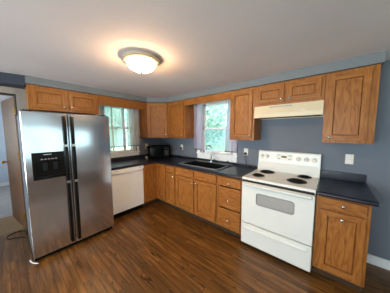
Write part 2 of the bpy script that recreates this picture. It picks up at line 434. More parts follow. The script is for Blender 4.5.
window('window_1', 'y', W1, 0.0, -1, 'white double-hung window above the dishwasher', rail=1.585, verticals=((-0.945, 0.05), (-1.18, 0.02), (-0.80, 0.02)), casing=0.045, apron=0.065)
w2 = window('window_2', 'x', W2, 0.0, 1, 'white double-hung window above the sink', rail=1.565, casing=0.07, apron=0.105)
MB().box(W2[0] + 0.03, W2[1] - 0.03, 0.112, 0.1125, W2[2] + 0.025, 1.57).build('insect_screen', SCREEN, w2)
window('window_3', 'y', W3, 5.38, 1, 'wide window in the wall opposite the refrigerator', verticals=((-2.25, 0.07), (-1.3, 0.07)))
window('fill_window_4', 'x', W4, -5.08, -1, 'wide low window added for fill light in the wall facing the stove', verticals=((1.55, 0.07), (2.65, 0.07)))  # unseen opening, put in to let the south fill lamp through
window('fill_window_5', 'x', (-2.8, -1.2, 0.85, 2.1), -4.28, -1, 'unseen window added to light the room beyond the door', verticals=((-2.0, 0.07),))  # placed on this side so its fill lamp reaches the door leaf

# ---- doorway casing and door
e = struct(bpy.data.objects.new('door_1', None), 'brown veneer door standing open into the next room'); COL.objects.link(e)
c = MB()
c.box(0.001, 0.018, -2.474, -2.372, 0.0, 2.14, 0.003)
c.box(0.001, 0.018, -3.36, -3.256, 0.0, 2.14, 0.003)
c.box(0.001, 0.018, -3.256, -2.474, 2.018, 2.14, 0.003)
c.build('casing', CASING, e)
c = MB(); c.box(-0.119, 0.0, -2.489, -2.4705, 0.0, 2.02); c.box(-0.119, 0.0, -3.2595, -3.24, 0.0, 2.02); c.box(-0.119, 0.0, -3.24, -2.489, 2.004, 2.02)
c.build('jamb', plain('shadow_brown_jamb', (54, 42, 36), 0.6), e)  # jamb colour darkened for the shadow along the hinge side
dang = math.atan2(-0.125, -0.74)
hx, hy = -0.128, -2.495
leaf = MB().box(0.0, 0.76, -0.036, 0.0, 0.012, 2.005, 0.002).build('door_leaf', DOORW, e, loc=(hx, hy, 0), rz=dang)
# (leaf local +x runs from the hinge to the free edge)
kn = MB().lathe([(0.0, 0.07), (0.022, 0.066), (0.028, 0.05), (0.02, 0.034), (0.011, 0.028), (0.011, 0.008), (0.03, 0.006), (0.03, 0.0)], c=(0.70, 0.0, 1.0), axis=(0, 1, 0), seg=20)
kn.build('knob', BRASS, leaf, smooth=40)
for z in (0.24, 1.16, 1.80):
    MB().box(-0.012, 0.012, -0.012, 0.012, z - 0.045, z + 0.045, 0.004).build('hinge', BRASS, e, loc=(hx + 0.016, hy + 0.0, 0))

# ================================================================== CABINETRY
def knob(parent, x, y, z, name='knob'):
    return MB().lathe([(0.0, 0.027), (0.010, 0.0255), (0.0145, 0.020), (0.012, 0.014), (0.006, 0.010), (0.006, 0.002), (0.009, 0.0)],
                      c=(x, y, z), axis=(0, -1, 0), seg=16).build(name, NICKEL, parent, smooth=50)

def panel_door(parent, x0, x1, z0, z1, y, knob_at=None, fw_=0.055):
    """framed oak door on the plane y (front towards -y): stiles, rails, sunk panel, knob"""
    t = 0.021
    o = MB().box(x0 + fw_ - 0.004, x1 - fw_ + 0.004, y - t + 0.0125, y - 0.0005, z0 + fw_ - 0.004, z1 - fw_ + 0.004).build('door', OAK_V, parent)
    for p, q in ((x0, x0 + fw_), (x1 - fw_, x1)): MB().box(p, q, y - t, y, z0, z1, 0.004).build('stile', OAK_V, o)
    for p, q in ((z0, z0 + fw_), (z1 - fw_, z1)): MB().box(x0 + fw_ - 0.001, x1 - fw_ + 0.001, y - t + 0.0006, y, p, q, 0.0035).build('rail', OAK_H, o)
    # chamfered bead round the sunk panel
    b = MB()
    X0, X1, Z0, Z1 = x0 + fw_, x1 - fw_, z0 + fw_, z1 - fw_; s = 0.007; yf = y - t + 0.003; yb = y - t + 0.013
    def bead(pts): # triangle prism strips
        vs_ = [b.bm.verts.new(q) for q in pts]; b.bm.faces.new(vs_)
    bead([(X0, yf, Z0), (X0, yf, Z1), (X0 + s, yb, Z1 - s), (X0 + s, yb, Z0 + s)])
    bead([(X1, yf, Z0), (X1 - s, yb, Z0 + s), (X1 - s, yb, Z1 - s), (X1, yf, Z1)])
    bead([(X0, yf, Z0), (X0 + s, yb, Z0 + s), (X1 - s, yb, Z0 + s), (X1, yf, Z0)])
    bead([(X0, yf, Z1), (X1, yf, Z1), (X1 - s, yb, Z1 - s), (X0 + s, yb, Z1 - s)])
    bmesh.ops.solidify(b.bm, geom=b.bm.faces[:], thickness=-0.002)
    b.build('bead', OAK_V, o)
    if knob_at: knob(o, knob_at[0], y - t, knob_at[1])
    return o

def drawer_front(parent, x0, x1, z0, z1, y, knob_on=True, name='drawer'):
    o = MB().box(x0, x1, y - 0.019, y, z0, z1, 0.006, 3).build(name, OAK_H, parent)
    if knob_on: knob(o, (x0 + x1) / 2, y - 0.019, (z0 + z1) / 2)
    return o

def upper(name, label, loc, rz, w_, z0, z1, depth, doors, group='oak upper cabinets'):
    """doors = list of (x0,x1,knob_side)"""
    t = thing(name, label, 'cabinet', loc, rz, group)
    b = MB(); b.box(0.0, w_, -depth + 0.019, -0.0015, z0, z1, 0.001); b.build('body', OAK_V, t)
    f = MB()      # face frame
    y0, y1 = -depth, -depth + 0.019
    f.box(0.0, w_, y0, y1, z0, z1, 0.002)
    f.build('face_frame', OAK_V, t)
    for x0, x1, ks in doors:
        kx = x0 + 0.03 if ks == 'L' else x1 - 0.03
        panel_door(t, x0, x1, z0 + 0.03, z1 - 0.032, -depth, (kx, z0 + 0.062))
    return t

ZU, ZT, UD = 1.372, 2.122, 0.295
upper('upper_cabinet', 'two-door oak cabinet above the refrigerator', (0, -2.3815, 0), R(90), 0.8365, 1.80, ZT, UD, [(0.03, 0.405, 'R'), (0.432, 0.807, 'L')])
upper('upper_cabinet', 'narrow oak upper cabinet between the corner cabinet and the sink window', (0.6075, 0, 0), 0, 0.515, ZU, ZT, UD, [(0.035, 0.488, 'R')])
upper('upper_cabinet', 'oak upper cabinet between the sink window and the range hood', (2.1108, 0, 0), 0, 0.383, ZU, ZT, UD, [(0.028, 0.355, 'R')])
upper('upper_cabinet', 'short two-door oak cabinet above the range hood', (2.4955, 0, 0), 0, 0.764, 1.843, ZT, UD, [(0.03, 0.366, 'R'), (0.398, 0.734, 'L')])
upper('upper_cabinet', 'tall oak upper cabinet at the right end beside the bare wall', (3.2615, 0, 0), 0, 0.3965, ZU, ZT, UD, [(0.028, 0.343, 'L')])
# corner cabinet: five-sided
t = thing('corner_upper_cabinet', 'oak corner upper cabinet with one angled door above the black microwave', 'cabinet', (0, 0, 0), 0, 'oak upper cabinets')
cp = [(0.0015, -0.0015), (0.0015, -0.6055), (UD, -0.6055), (0.6055, -UD), (0.6055, -0.0015)]
MB().prism(cp, ZU, ZT).build('body', OAK_V, t)
L = math.hypot(0.6055 - UD, 0.6055 - UD)
dd = panel_door(t, 0.018, L - 0.018, ZU + 0.03, ZT - 0.032, -0.0005, (L - 0.05, ZU + 0.062))
dd.location = (UD, -0.6055, 0); dd.rotation_euler = (0, 0, R(45))

# valances
tag(MB().box(0.2755, 0.295, -1.543, -0.607, 1.965, ZT, 0.003).build('wooden_valance', OAK_H), 'oak valance board spanning above the dishwasher window', 'valance', 'oak window valances')
v2 = MB().box(1.1245, 2.109, -0.295, -0.2755, 2.008, ZT, 0.003).build('wooden_valance', OAK_H)
tag(v2, 'oak valance board spanning above the sink window', 'valance', 'oak window valances')

# base cabinets
BD = 0.6178
def base(name, label, loc, rz, w_, group='oak base cabinets', hollow=False, open_front=False):
    t = thing(name, label, 'cabinet', loc, rz, group)
    b = MB()
    if hollow:
        b.box(0.0, w_, -BD + 0.001, -BD + 0.02, 0.1, 0.872, 0.002); b.box(0.0, 0.016, -BD + 0.019, -0.03, 0.1, 0.872)
        b.box(w_ - 0.016, w_, -BD + 0.019, -0.03, 0.1, 0.872); b.box(0.015, w_ - 0.015, -BD + 0.019, -0.03, 0.1, 0.116); b.box(0.015, w_ - 0.015, -0.036, -0.03, 0.115, 0.872)
    elif open_front:          # carcass with side stiles; the gaps between the fronts look into it
        b.box(0.0, w_, -BD + 0.06, -0.03, 0.1, 0.872); b.box(0.0, 0.034, -BD + 0.001, -BD + 0.061, 0.1, 0.872, 0.002); b.box(w_ - 0.026, w_, -BD + 0.001, -BD + 0.061, 0.1, 0.872, 0.002)
        b.box(0.03, w_ - 0.02, -BD + 0.001, -BD + 0.061, 0.1, 0.135); b.box(0.03, w_ - 0.02, -BD + 0.001, -BD + 0.061, 0.845, 0.872)
    else: b.box(0.0, w_, -BD + 0.001, -0.03, 0.1, 0.872, 0.002)
    b.build('body', OAK_V, t)
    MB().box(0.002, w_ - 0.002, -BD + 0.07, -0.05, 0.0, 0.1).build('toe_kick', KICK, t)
    return t

t = base('base_cabinet', 'narrow oak base cabinet with one drawer beside the corner cabinet', (0.918, 0, 0), 0, 0.268)
drawer_front(t, 0.014, 0.254, 0.742, 0.855, -BD, False)
kk = knob(t, 0.215, -BD - 0.019, 0.66); bpy.data.objects.remove(kk)
panel_door(t, 0.014, 0.254, 0.13, 0.722, -BD, (0.222, 0.665), 0.05)
t = base('sink_cabinet', 'wide oak sink cabinet with two doors and two false drawer fronts', (1.188, 0, 0), 0, 0.9135, hollow=True)
for x0, x1, ks in ((0.02, 0.447, 'R'), (0.475, 0.893, 'L')):
    drawer_front(t, x0, x1, 0.735, 0.855, -BD, False, 'false_front')
    panel_door(t, x0, x1, 0.13, 0.712, -BD, ((x1 - 0.03) if ks == 'R' else (x0 + 0.03), 0.645))
t = base('drawer_cabinet', 'oak cabinet with three stacked drawers left of the white stove', (2.1035, 0, 0), 0, 0.3835, open_front=True)
for z0, z1 in ((0.732, 0.855), (0.415, 0.712), (0.13, 0.395)):
    o = drawer_front(t, 0.03, 0.362, z0, z1, -BD, False)
    knob(o, 0.184, -BD - 0.019, {0.732: 0.772, 0.415: 0.52, 0.13: 0.235}[z0])
t = base('base_cabinet', 'oak base cabinet with one drawer and one door right of the white stove', (3.2625, 0, 0), 0, 0.378)
drawer_front(t, 0.04, 0.352, 0.757, 0.86, -BD)
panel_door(t, 0.04, 0.352, 0.13, 0.737, -BD, (0.196, 0.68))
# lazy susan corner base
t = thing('corner_base_cabinet', 'L-shaped oak corner base cabinet below the black microwave', 'cabinet', (0, 0, 0), 0, 'oak base cabinets')
lp = [(0.03, -0.03), (0.03, -0.9335), (BD, -0.9335), (BD, -BD), (0.9165, -BD), (0.9165, -0.03)]
MB().prism(lp, 0.1, 0.872).build('body', OAK_V, t)
lk = [(0.05, -0.05), (0.05, -0.931), (BD - 0.07, -0.931), (BD - 0.07, -BD + 0.07), (0.914, -BD + 0.07), (0.914, -0.05)]
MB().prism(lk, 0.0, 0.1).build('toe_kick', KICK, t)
panel_door(t, BD + 0.021, 0.905, 0.13, 0.855, -BD, None, 0.05)
dd = panel_door(t, 0.0, 0.284, 0.13, 0.855, 0.0, None, 0.05)
dd.location = (BD, -0.921, 0); dd.rotation_euler = (0, 0, R(90))

# ---- worktops
CZ0, CZ1, CD = 0.874, 0.914, 0.645
SX0, SX1, SY0, SY1 = 1.262, 2.05, -0.562, -0.10    # sink cut-out
t = thing('worktop', 'L-shaped navy laminate worktop running from the refrigerator round to the stove', 'worktop', (0, 0, 0))
m = MB()
m.box(0.002, CD, -1.60, -CD + 0.0005, CZ0, CZ1)
m.box(0.002, SX0 - 0.0, -CD, -0.002, CZ0, CZ1)
m.box(SX1, 2.491, -CD, -0.002, CZ0, CZ1)
m.box(SX0 - 0.0005, SX1 + 0.0005, -CD, SY0, CZ0, CZ1); m.box(SX0 - 0.0005, SX1 + 0.0005, SY1, -0.002, CZ0, CZ1)
m.build('slab', COUNTER, t)
# rounded nosing along the front
ns = MB(); r_ = 0.02; zc_ = (CZ0 + CZ1) / 2
ns.tube([(CD, -1.60, zc_), (CD, -CD, zc_), (CD + 0.0, -CD, zc_)], 0.02, 12) if False else None
ns.tube([(CD, -1.60, zc_), (CD, -CD - 0.0005, zc_)], 0.0199, 14); ns.tube([(CD, -CD, zc_), (2.491, -CD, zc_)], 0.0199, 14)
ns.build('nosing', COUNTER, t, smooth=60)
bs = MB(); bs.box(0.0025, 0.022, -1.60, -0.023, CZ1 + 0.0003, 0.978, 0.003); bs.box(0.0025, 2.491, -0.022, -0.0025, CZ1 + 0.0003, 0.9485, 0.003)
bs.build('backsplash', COUNTER, t)
t = thing('worktop', 'short navy laminate worktop on the cabinet right of the stove', 'worktop', (3.2635, 0, 0))
WR = 0.407
m = MB().box(0.0, WR, -CD, -0.002, CZ0, CZ1, 0.004); m.build('slab', COUNTER, t)
ns = MB().tube([(0.0, -CD, zc_), (WR, -CD, zc_)], 0.0199, 14); ns.build('nosing', COUNTER, t, smooth=60)
MB().box(0.0, WR - 0.005, -0.024, -0.0025, CZ1 + 0.0003, 1.012, 0.004).build('backsplash', COUNTER, t)

# ================================================================== SINK AND TAP
t = thing('sink', 'black single-bowl drop-in sink in the worktop below the window', 'sink', ((SX0 + SX1) / 2, (SY0 + SY1) / 2, CZ1))
sw, sd = (SX1 - SX0) / 2, (SY1 - SY0) / 2
rim = MB()
for p in (((-sw - 0.018, sw + 0.018, -sd - 0.018, -sd + 0.03)), ((-sw - 0.018, sw + 0.018, sd - 0.085, sd + 0.018)), ((-sw - 0.018, -sw + 0.03, -sd, sd)), ((sw - 0.03, sw + 0.018, -sd, sd))):
    rim.box(p[0], p[1], p[2], p[3], 0.0006, 0.009, 0.003)
rim.build('rim', SINKB, t)
lip = MB().tube([(-sw - 0.019, -sd - 0.019, 0.0085), (sw + 0.019, -sd - 0.019, 0.0085), (sw + 0.019, sd + 0.019, 0.0085), (-sw - 0.019, sd + 0.019, 0.0085)], 0.0075, 8, True)
lip.build('edge', SINKR, t)
for x0, x1 in ((-sw + 0.028, sw - 0.028),):
    b = MB(); y0, y1 = -sd + 0.028, sd - 0.083; zb = -0.19
    b.box(x0, x1, y0, y1, zb - 0.004, zb); b.box(x0, x0 + 0.003, y0, y1, zb, 0.002); b.box(x1 - 0.003, x1, y0, y1, zb, 0.002)
    b.box(x0, x1, y0, y0 + 0.003, zb, 0.002); b.box(x0, x1, y1 - 0.003, y1, zb, 0.002)
    o = b.build('bowl', SINKB, t)
    MB().lathe([(0.0, 0.001), (0.02, 0.001), (0.04, 0.004), (0.043, 0.0)], c=((x0 + x1) / 2, (y0 + y1) / 2, zb), seg=20).build('drain', CHROME, o, smooth=40)
# faucet on the sink deck
t = thing('faucet', 'chrome gooseneck faucet standing behind the black sink', 'faucet', (1.655, -0.142, 0.9235))
b = MB(); b.box(-0.10, 0.10, -0.026, 0.026, 0.0, 0.008, 0.004); b.build('deck_plate', CHROME, t)
g = []
for i in range(8): g.append((0, 0, 0.05 + i * 0.031))
for i in range(1, 13):
    a = math.pi * i / 12 * 0.97
    g.append((-0.055 * (1 - math.cos(a)) * 0.85, -0.055 * (1 - math.cos(a)) * 0.55, 0.267 + 0.055 * math.sin(a)))
lx, ly, lz = g[-1]
g.append((lx - 0.002, ly - 0.001, lz - 0.05))
MB().tube(g, 0.0115, 12).build('spout', CHROME, t, smooth=60)
MB().tube([(lx, ly, lz - 0.03), (lx - 0.002, ly - 0.001, lz - 0.10)], [0.013, 0.016], 12).build('spray_head', CHROME, t, smooth=40)
MB().lathe([(0.026, 0.006), (0.024, 0.03), (0.018, 0.055), (0.0155, 0.06)], seg=20).build('base', CHROME, t, smooth=40)
MB().tube([(0.018, 0, 0.035), (0.05, -0.005, 0.05), (0.085, -0.01, 0.075)], [0.010, 0.008, 0.006], 10).build('lever', CHROME, t, smooth=40)
t = thing('soap_dispenser', 'small chrome pump dispenser at the right back corner of the sink', 'soap dispenser', (2.012, -0.142, 0.9235))
MB().lathe([(0.019, 0.0), (0.019, 0.006), (0.012, 0.01), (0.011, 0.035), (0.0, 0.037)], seg=16).build('collar', CHROME, t, smooth=40)
MB().tube([(0, 0, 0.035), (0, 0, 0.062)], 0.006, 10).build('stem', CHROME, t, smooth=50)
MB().tube([(0, 0, 0.064), (-0.012, -0.02, 0.068), (-0.02, -0.035, 0.058)], [0.011, 0.008, 0.006], 10).build('nozzle', CHROME, t, smooth=50)

# ================================================================== REFRIGERATOR  (local: +x along the wall, -y is the front)
t = thing('refrigerator', 'stainless side-by-side refrigerator with black handles and a black ice dispenser', 'refrigerator', (0, -2.4926, 0), R(90))
FX, FW, FZ = 0.872, 0.877, 1.722
YF = -FX
MB().box(0.004, FW - 0.004, YF + 0.085, -0.09, 0.03, FZ - 0.012, 0.004).build('body', GREYST, t)
gr = MB().box(0.01, FW - 0.01, YF + 0.05, YF + 0.083, 0.012, 0.058, 0.003)
gr.build('toe_grille', BLACKM, t)
SPL = 0.3957
def fridge_door(x0, x1):
    m = MB(); m.box(x0, x1, YF, YF + 0.078, 0.062, FZ, 0.012, 3)
    return m.build('door', STEEL, t, smooth=35)
dl = fridge_door(0.0, SPL - 0.004); dr = fridge_door(SPL + 0.004, FW)
# full height black handles in three sections with bright bands
for par, hx0 in ((dl, SPL - 0.052), (dr, SPL + 0.022)):
    for z0, z1, bulge in ((0.10, 0.868, 0.03), (0.900, 1.318, 0.045), (1.350, 1.690, 0.03)):
        n_ = 10; pl = []
        for i in range(n_ + 1):
            zz = z0 + (z1 - z0) * i / n_
            pl.append((YF - bulge - (0.012 * math.sin(math.pi * i / n_)), zz))
        pl += [(YF - 0.001, z1), (YF - 0.001, z0)]
        m = MB().prism(pl, hx0, hx0 + 0.030, axis=0, bev=0.004); m.build('handle', BLACK, par, smooth=30)
    for z0 in (0.870, 1.320):
        MB().box(hx0 - 0.001, hx0 + 0.031, YF - 0.042, YF - 0.001, z0, z0 + 0.028, 0.003).build('handle_band', NICKEL, par)
# dispenser
dp = MB(); x0, x1, z0, z1 = 0.056, 0.336, 0.962, 1.268
dp.box(x0, x1, YF - 0.012, YF - 0.0005, 1.165, z1, 0.004)          # control head
dp.box(x0, x0 + 0.022, YF - 0.012, YF - 0.0005, z0, 1.166, 0.003); dp.box(x1 - 0.022, x1, YF - 0.012, YF - 0.0005, z0, 1.166, 0.003)
dp.box(x0, x1, YF - 0.018, YF - 0.0005, z0, z0 + 0.03, 0.003)
do = dp.build('dispenser', BLACK, dl)
MB().box(x0 + 0.02, x1 - 0.02, YF - 0.003, YF - 0.0005, z0 + 0.028, 1.166).build('recess', BLACKM, do)
for px in (0.135, 0.225):
    MB().prism([(YF - 0.004, 1.15), (YF - 0.012, 1.15), (YF - 0.022, 1.06), (YF - 0.016, 1.055), (YF - 0.004, 1.09)], px, px + 0.045, axis=0, bev=0.002).build('paddle', BLACK, do)
for i in range(5):
    MB().box(x0 + 0.07 + i * 0.03, x0 + 0.09 + i * 0.03, YF - 0.0135, YF - 0.011, 1.185, 1.196, 0.001).build('button', LILAC, do)
MB().box(x0 + 0.095, x0 + 0.165, YF - 0.0135, YF - 0.011, 1.238, 1.247, 0.001).build('nameplate', NICKEL, do)
for hx0 in (0.02, FW - 0.09):
    MB().box(hx0, hx0 + 0.07, YF + 0.03, YF + 0.15, FZ - 0.011, FZ + 0.016, 0.004).build('hinge_cover', BLACKM, t)
for hx0 in (0.06, FW - 0.06):
    for yy in (YF + 0.12, -0.16):
        MB().lathe([(0.02, 0.0), (0.02, 0.012), (0.01, 0.014), (0.01, 0.03)], c=(hx0, yy, 0), seg=12).build('foot', BLACKM, t)

# white strip and black cable on the floor by the refrigerator
tag(MB().tube([(0.75, -2.515, 0.008), (0.79, -2.512, 0.007), (0.835, -2.495, 0.006), (0.88, -2.46, 0.006)], [0.008, 0.007, 0.006, 0.005], 8).build('plastic_strip', TRIM),
    'short curved white plastic strip on the floor at the refrigerator corner', 'plastic strip')
cb = [(0.03, -2.505, 0.006), (-0.05, -2.50, 0.006), (-0.13, -2.52, 0.006), (-0.17, -2.58, 0.006), (-0.15, -2.66, 0.006), (-0.08, -2.695, 0.006), (-0.01, -2.67, 0.006), (0.02, -2.61, 0.006), (0.08, -2.54, 0.006), (0.14, -2.515, 0.006)]
def smooth_path(p, n=6):
    out = []
    for i in range(len(p) - 1):
        a = Vector(p[max(i - 1, 0)]); b = Vector(p[i]); c = Vector(p[i + 1]); d = Vector(p[min(i + 2, len(p) - 1)])
        for k in range(n):
            s = k / n
            out.append(0.5 * ((2 * b) + (c - a) * s + (2 * a - 5 * b + 4 * c - d) * s * s + (3 * b - a - 3 * c + d) * s ** 3))
    out.append(Vector(p[-1])); return out
tag(MB().tube(smooth_path(cb), 0.0055, 8).build('cable', BLACK, smooth=60), 'black cable looped on the floor in front of the doorway', 'cable')

# ================================================================== DISHWASHER
t = thing('dishwasher', 'white dishwasher between the refrigerator and the corner cabinet', 'dishwasher', (0, -1.535, 0), R(90))
DW = 0.598; DY = -0.622
MB().box(0.003, DW - 0.003, DY + 0.03, -0.04, 0.10, 0.868).build('tub', GREYST, t)
MB().box(0.004, DW - 0.004, DY + 0.06, -0.08, 0.0, 0.0995).build('toe_kick', BLACKM, t)
d = MB().box(0.003, DW - 0.003, DY, DY + 0.029, 0.105, 0.775, 0.006).build('door', IVORY, t)
# control strip with a bowed lower lip that serves as handle
n_ = 14; pl = [(0.003, 0.868), (0.003, 0.812)]
for i in range(n_ + 1):
    s = i / n_; pl.append((0.03 + (DW - 0.06) * s, 0.806 - 0.028 * math.sin(math.pi * s)))
pl += [(DW - 0.003, 0.812), (DW - 0.003, 0.868)]
MB().prism(pl[::-1], DY - 0.022, DY + 0.029, axis=1, bev=0.003).build('control_panel', IVORY, t)
MB().box(0.004, DW - 0.004, DY + 0.008, DY + 0.028, 0.776, 0.83).build('handle_recess', PLATE, t)
for p, q in ((0.04, 0.11), (DW - 0.09, DW - 0.05)):
    MB().box(p, q, DY - 0.0232, DY - 0.021, 0.836, 0.844).build('printed_mark', LILAC, t)

# ================================================================== RANGE
t = thing('stove', 'white electric stove with four black coil burners and a windowed oven door', 'stove', (2.4955, 0, 0))
RW = 0.763; RY = -0.655
MB().box(0.003, RW - 0.003, RY + 0.03, -0.03, 0.035, 0.895, 0.003).build('body', WHITE, t)
ct = MB(); ct.box(0.0, RW, RY - 0.012, -0.025, 0.893, 0.917, 0.006, 3)
# raised rim round the cooktop
for p in ((0.0, 0.02, RY - 0.008, -0.08), (RW - 0.02, RW, RY - 0.008, -0.08), (0.0, RW, RY - 0.010, RY + 0.018)): ct.box(p[0], p[1], p[2], p[3], 0.905, 0.922, 0.004)
ct.build('cooktop', WHITE, t)
bgp = [(-0.012, 0.917), (-0.105, 0.917), (-0.105, 0.935), (-0.075, 1.05), (-0.062, 1.20), (-0.05, 1.213), (-0.012, 1.213)]
bgo = MB().prism(bgp, 0.0, RW, axis=0, bev=0.004).build('backguard', WHITE, t)
sl = math.atan2(0.013, 0.15)           # lean of the control face
def on_face(z): return -0.075 + (z - 1.05) / 0.15 * 0.013
def plate(x0, x1, z0, z1, th, mat, name):
    pl = [(on_face(z0) - 0.0005, z0), (on_face(z0) - th, z0), (on_face(z1) - th, z1), (on_face(z1) - 0.0005, z1)]
    return MB().prism(pl, x0, x1, axis=0, bev=min(0.0008, th / 3)).build(name, mat, bgo)
plate(0.01, RW - 0.01, 1.065, 1.195, 0.0025, WHITE, 'control_panel')
cp_ = plate(0.255, 0.455, 1.095, 1.178, 0.004, PLATE, 'clock_panel')
plate(0.318, 0.385, 1.13, 1.152, 0.0055, BLACK, 'display')
for i in range(3):
    for k, zz in ((0, 1.105), (1, 1.158)):
        plate(0.27 + 0.012 * i, 0.279 + 0.012 * i, zz, zz + 0.012, 0.0052, LILAC, 'button')
        plate(0.405 + 0.014 * i, 0.415 + 0.014 * i, zz, zz + 0.012, 0.0052, LILAC, 'button')
for i in range(2):
    plate(0.185, 0.192, 1.105 + 0.03 * i, 1.112 + 0.03 * i, 0.0035, LILAC, 'indicator')
ax = (0, -math.cos(sl), math.sin(sl))
for kx in (0.057, 0.128, 0.525, 0.615, 0.70):
    zz = 1.13
    o = MB().lathe([(0.030, 0.0), (0.030, 0.003), (0.022, 0.006), (0.019, 0.024), (0.016, 0.027), (0.0, 0.027)], c=(kx, on_face(zz) - 0.003, zz), axis=ax, seg=24).build('knob', PLATE, bgo, smooth=40)
    MB().box(kx - 0.002, kx + 0.002, on_face(zz) - 0.0335, on_face(zz) - 0.028, zz + 0.004, zz + 0.018, 0.0008).build('pointer', LILAC, o)
def burner(cx, cy, r):
    b = MB().lathe([(r * 1.0, 0.0), (r * 1.0, 0.004), (r * 0.93, 0.005), (r * 0.85, 0.0025), (r * 0.3, 0.0015), (0.0, 0.0015)], c=(cx, cy, 0.9172), seg=40).build('burner', BLACK, t, smooth=40)
    turns = 4 if r > 0.09 else 3; pts = []; n_ = turns * 24
    for i in range(n_ + 1):
        a = i / 24 * 2 * math.pi; rr = r * 0.2 + (r * 0.80 - r * 0.2) * i / n_
        pts.append((cx + rr * math.cos(a), cy + rr * math.sin(a), 0.928))
    pts.append((cx + r * 0.82, cy + 0.03, 0.922))
    MB().tube(pts, 0.0052, 6).build('coil', BLACKM, b, smooth=60)
burner(0.165, -0.19, 0.100); burner(0.135, -0.455, 0.078); burner(0.612, -0.155, 0.078); burner(0.565, -0.425, 0.103)
# dark shadow gap strip, oven door, drawer
MB().box(0.012, RW - 0.012, RY + 0.004, RY + 0.03, 0.858, 0.892).build('vent_gap', SLOT, t)
od = MB()
x0, x1, z0, z1 = 0.006, RW - 0.006, 0.337, 0.862
wx0, wx1, wz0, wz1 = 0.19, 0.588, 0.608, 0.748
y0, y1 = RY - 0.014, RY + 0.028
od.box(x0, wx0, y0, y1, z0, z1, 0.004); od.box(wx1, x1, y0, y1, z0, z1, 0.004); od.box(wx0 - 0.006, wx1 + 0.006, y0, y1, z0, wz0, 0.004); od.box(wx0 - 0.006, wx1 + 0.006, y0, y1, wz1, z1, 0.004)
# one flat skin over the joints
oo = MB(); 
def rrect(x0, x1, z0, z1, r, n=6):
    p = []
    for cx, cz, a0 in ((x1 - r, z1 - r, 0), (x0 + r, z1 - r, 90), (x0 + r, z0 + r, 180), (x1 - r, z0 + r, 270)):
        for i in range(n + 1): p.append((cx + r * math.cos(R(a0 + 90 * i / n)), cz + r * math.sin(R(a0 + 90 * i / n))))
    return p
outer = rrect(x0, x1, z0, z1, 0.012); inner = rrect(wx0, wx1, wz0, wz1, 0.026)
def ring(m, A, B, ya, yb):
    va = [m.bm.verts.new((p[0], ya, p[1])) for p in A]; vb = [m.bm.verts.new((p[0], yb, p[1])) for p in B]
    n = len(A)
    for i in range(n): m.bm.faces.new((va[i], va[(i + 1) % n], vb[(i + 1) % n], vb[i]))
ring(oo, outer, inner, y0 - 0.001, y0 - 0.001); ring(oo, inner, inner, y0 - 0.001, y0 + 0.012); ring(oo, outer, outer, y0 - 0.001, y1); ring(oo, outer, inner, y1, y1); ring(oo, inner, inner, y1, y0 + 0.012)
bmesh.ops.remove_doubles(oo.bm, verts=oo.bm.verts[:], dist=1e-5); bmesh.ops.recalc_face_normals(oo.bm, faces=oo.bm.faces[:])
od.bm.free()
dr_ = oo.build('oven_door', WHITE, t)
MB().prism(rrect(wx0 + 0.001, wx1 - 0.001, wz0 + 0.001, wz1 - 0.001, 0.025), y0 + 0.004, y0 + 0.012, axis=1).build('oven_window', SMOKE, dr_)
fr_ = MB(); ring(fr_, rrect(wx0 - 0.004, wx1 + 0.004, wz0 - 0.004, wz1 + 0.004, 0.03), rrect(wx0 + 0.003, wx1 - 0.003, wz0 + 0.003, wz1 - 0.003, 0.024), y0 - 0.002, y0 - 0.0025)
bmesh.ops.solidify(fr_.bm, geom=fr_.bm.faces[:], thickness=0.001)
fr_.build('window_frame', LILAC, dr_)
h = MB(); hz = 0.835
hp = [(y0 - 0.001, hz - 0.02), (y0 - 0.03, hz - 0.012), (y0 - 0.042, hz + 0.002), (y0 - 0.042, hz + 0.014), (y0 - 0.034, hz + 0.022), (y0 - 0.001, hz + 0.022)]
h.prism(hp, 0.03, RW - 0.03, axis=0, bev=0.004)
h.build('oven_handle', WHITE, dr_, smooth=40)
d_ = MB().box(0.006, RW - 0.006, RY - 0.014, RY + 0.028, 0.05, 0.322, 0.006, 3).build('storage_drawer', WHITE, t)
MB().prism([(RY - 0.0145, 0.245), (RY - 0.030, 0.256), (RY - 0.032, 0.268), (RY - 0.0145, 0.292)], 0.05, RW - 0.05, axis=0, bev=0.003).build('drawer_pull', WHITE, d_, smooth=40)
for fx in (0.05, RW - 0.05):
    for fy in (RY + 0.08, -0.1):
        MB().lathe([(0.018, 0.0), (0.018, 0.01), (0.009, 0.012), (0.009, 0.036)], c=(fx, fy, 0), seg=12).build('foot', BLACKM, t)

# ================================================================== RANGE HOOD
t = thing('range_hood', 'almond white range hood under the short cabinets above the stove', 'range hood', (2.4965, 0, 0))
HW = 0.762
hp = [(-0.002, 1.842), (-0.302, 1.842), (-0.308, 1.80), (-0.318, 1.735), (-0.318, 1.688), (-0.306, 1.682), (-0.306, 1.70), (-0.03, 1.70), (-0.03, 1.682), (-0.002, 1.682)]
MB().prism(hp, 0.0, HW, axis=0, bev=0.002).build('shell', CREAM, t)
gr_ = MB()
for i in range(14):
    gr_.box(0.20 + i * 0.0185, 0.213 + i * 0.0185, -0.3065, -0.298, 1.808, 1.826, 0.001)
gr_.build('vent_slots', LILAC, t)
MB().box(0.02, HW - 0.02, -0.295, -0.04, 1.69, 1.7).build('filter', SLOT, t)
MB().box(0.55, 0.60, -0.323, -0.316, 1.75, 1.762, 0.001).build('switch', PLATE, t)

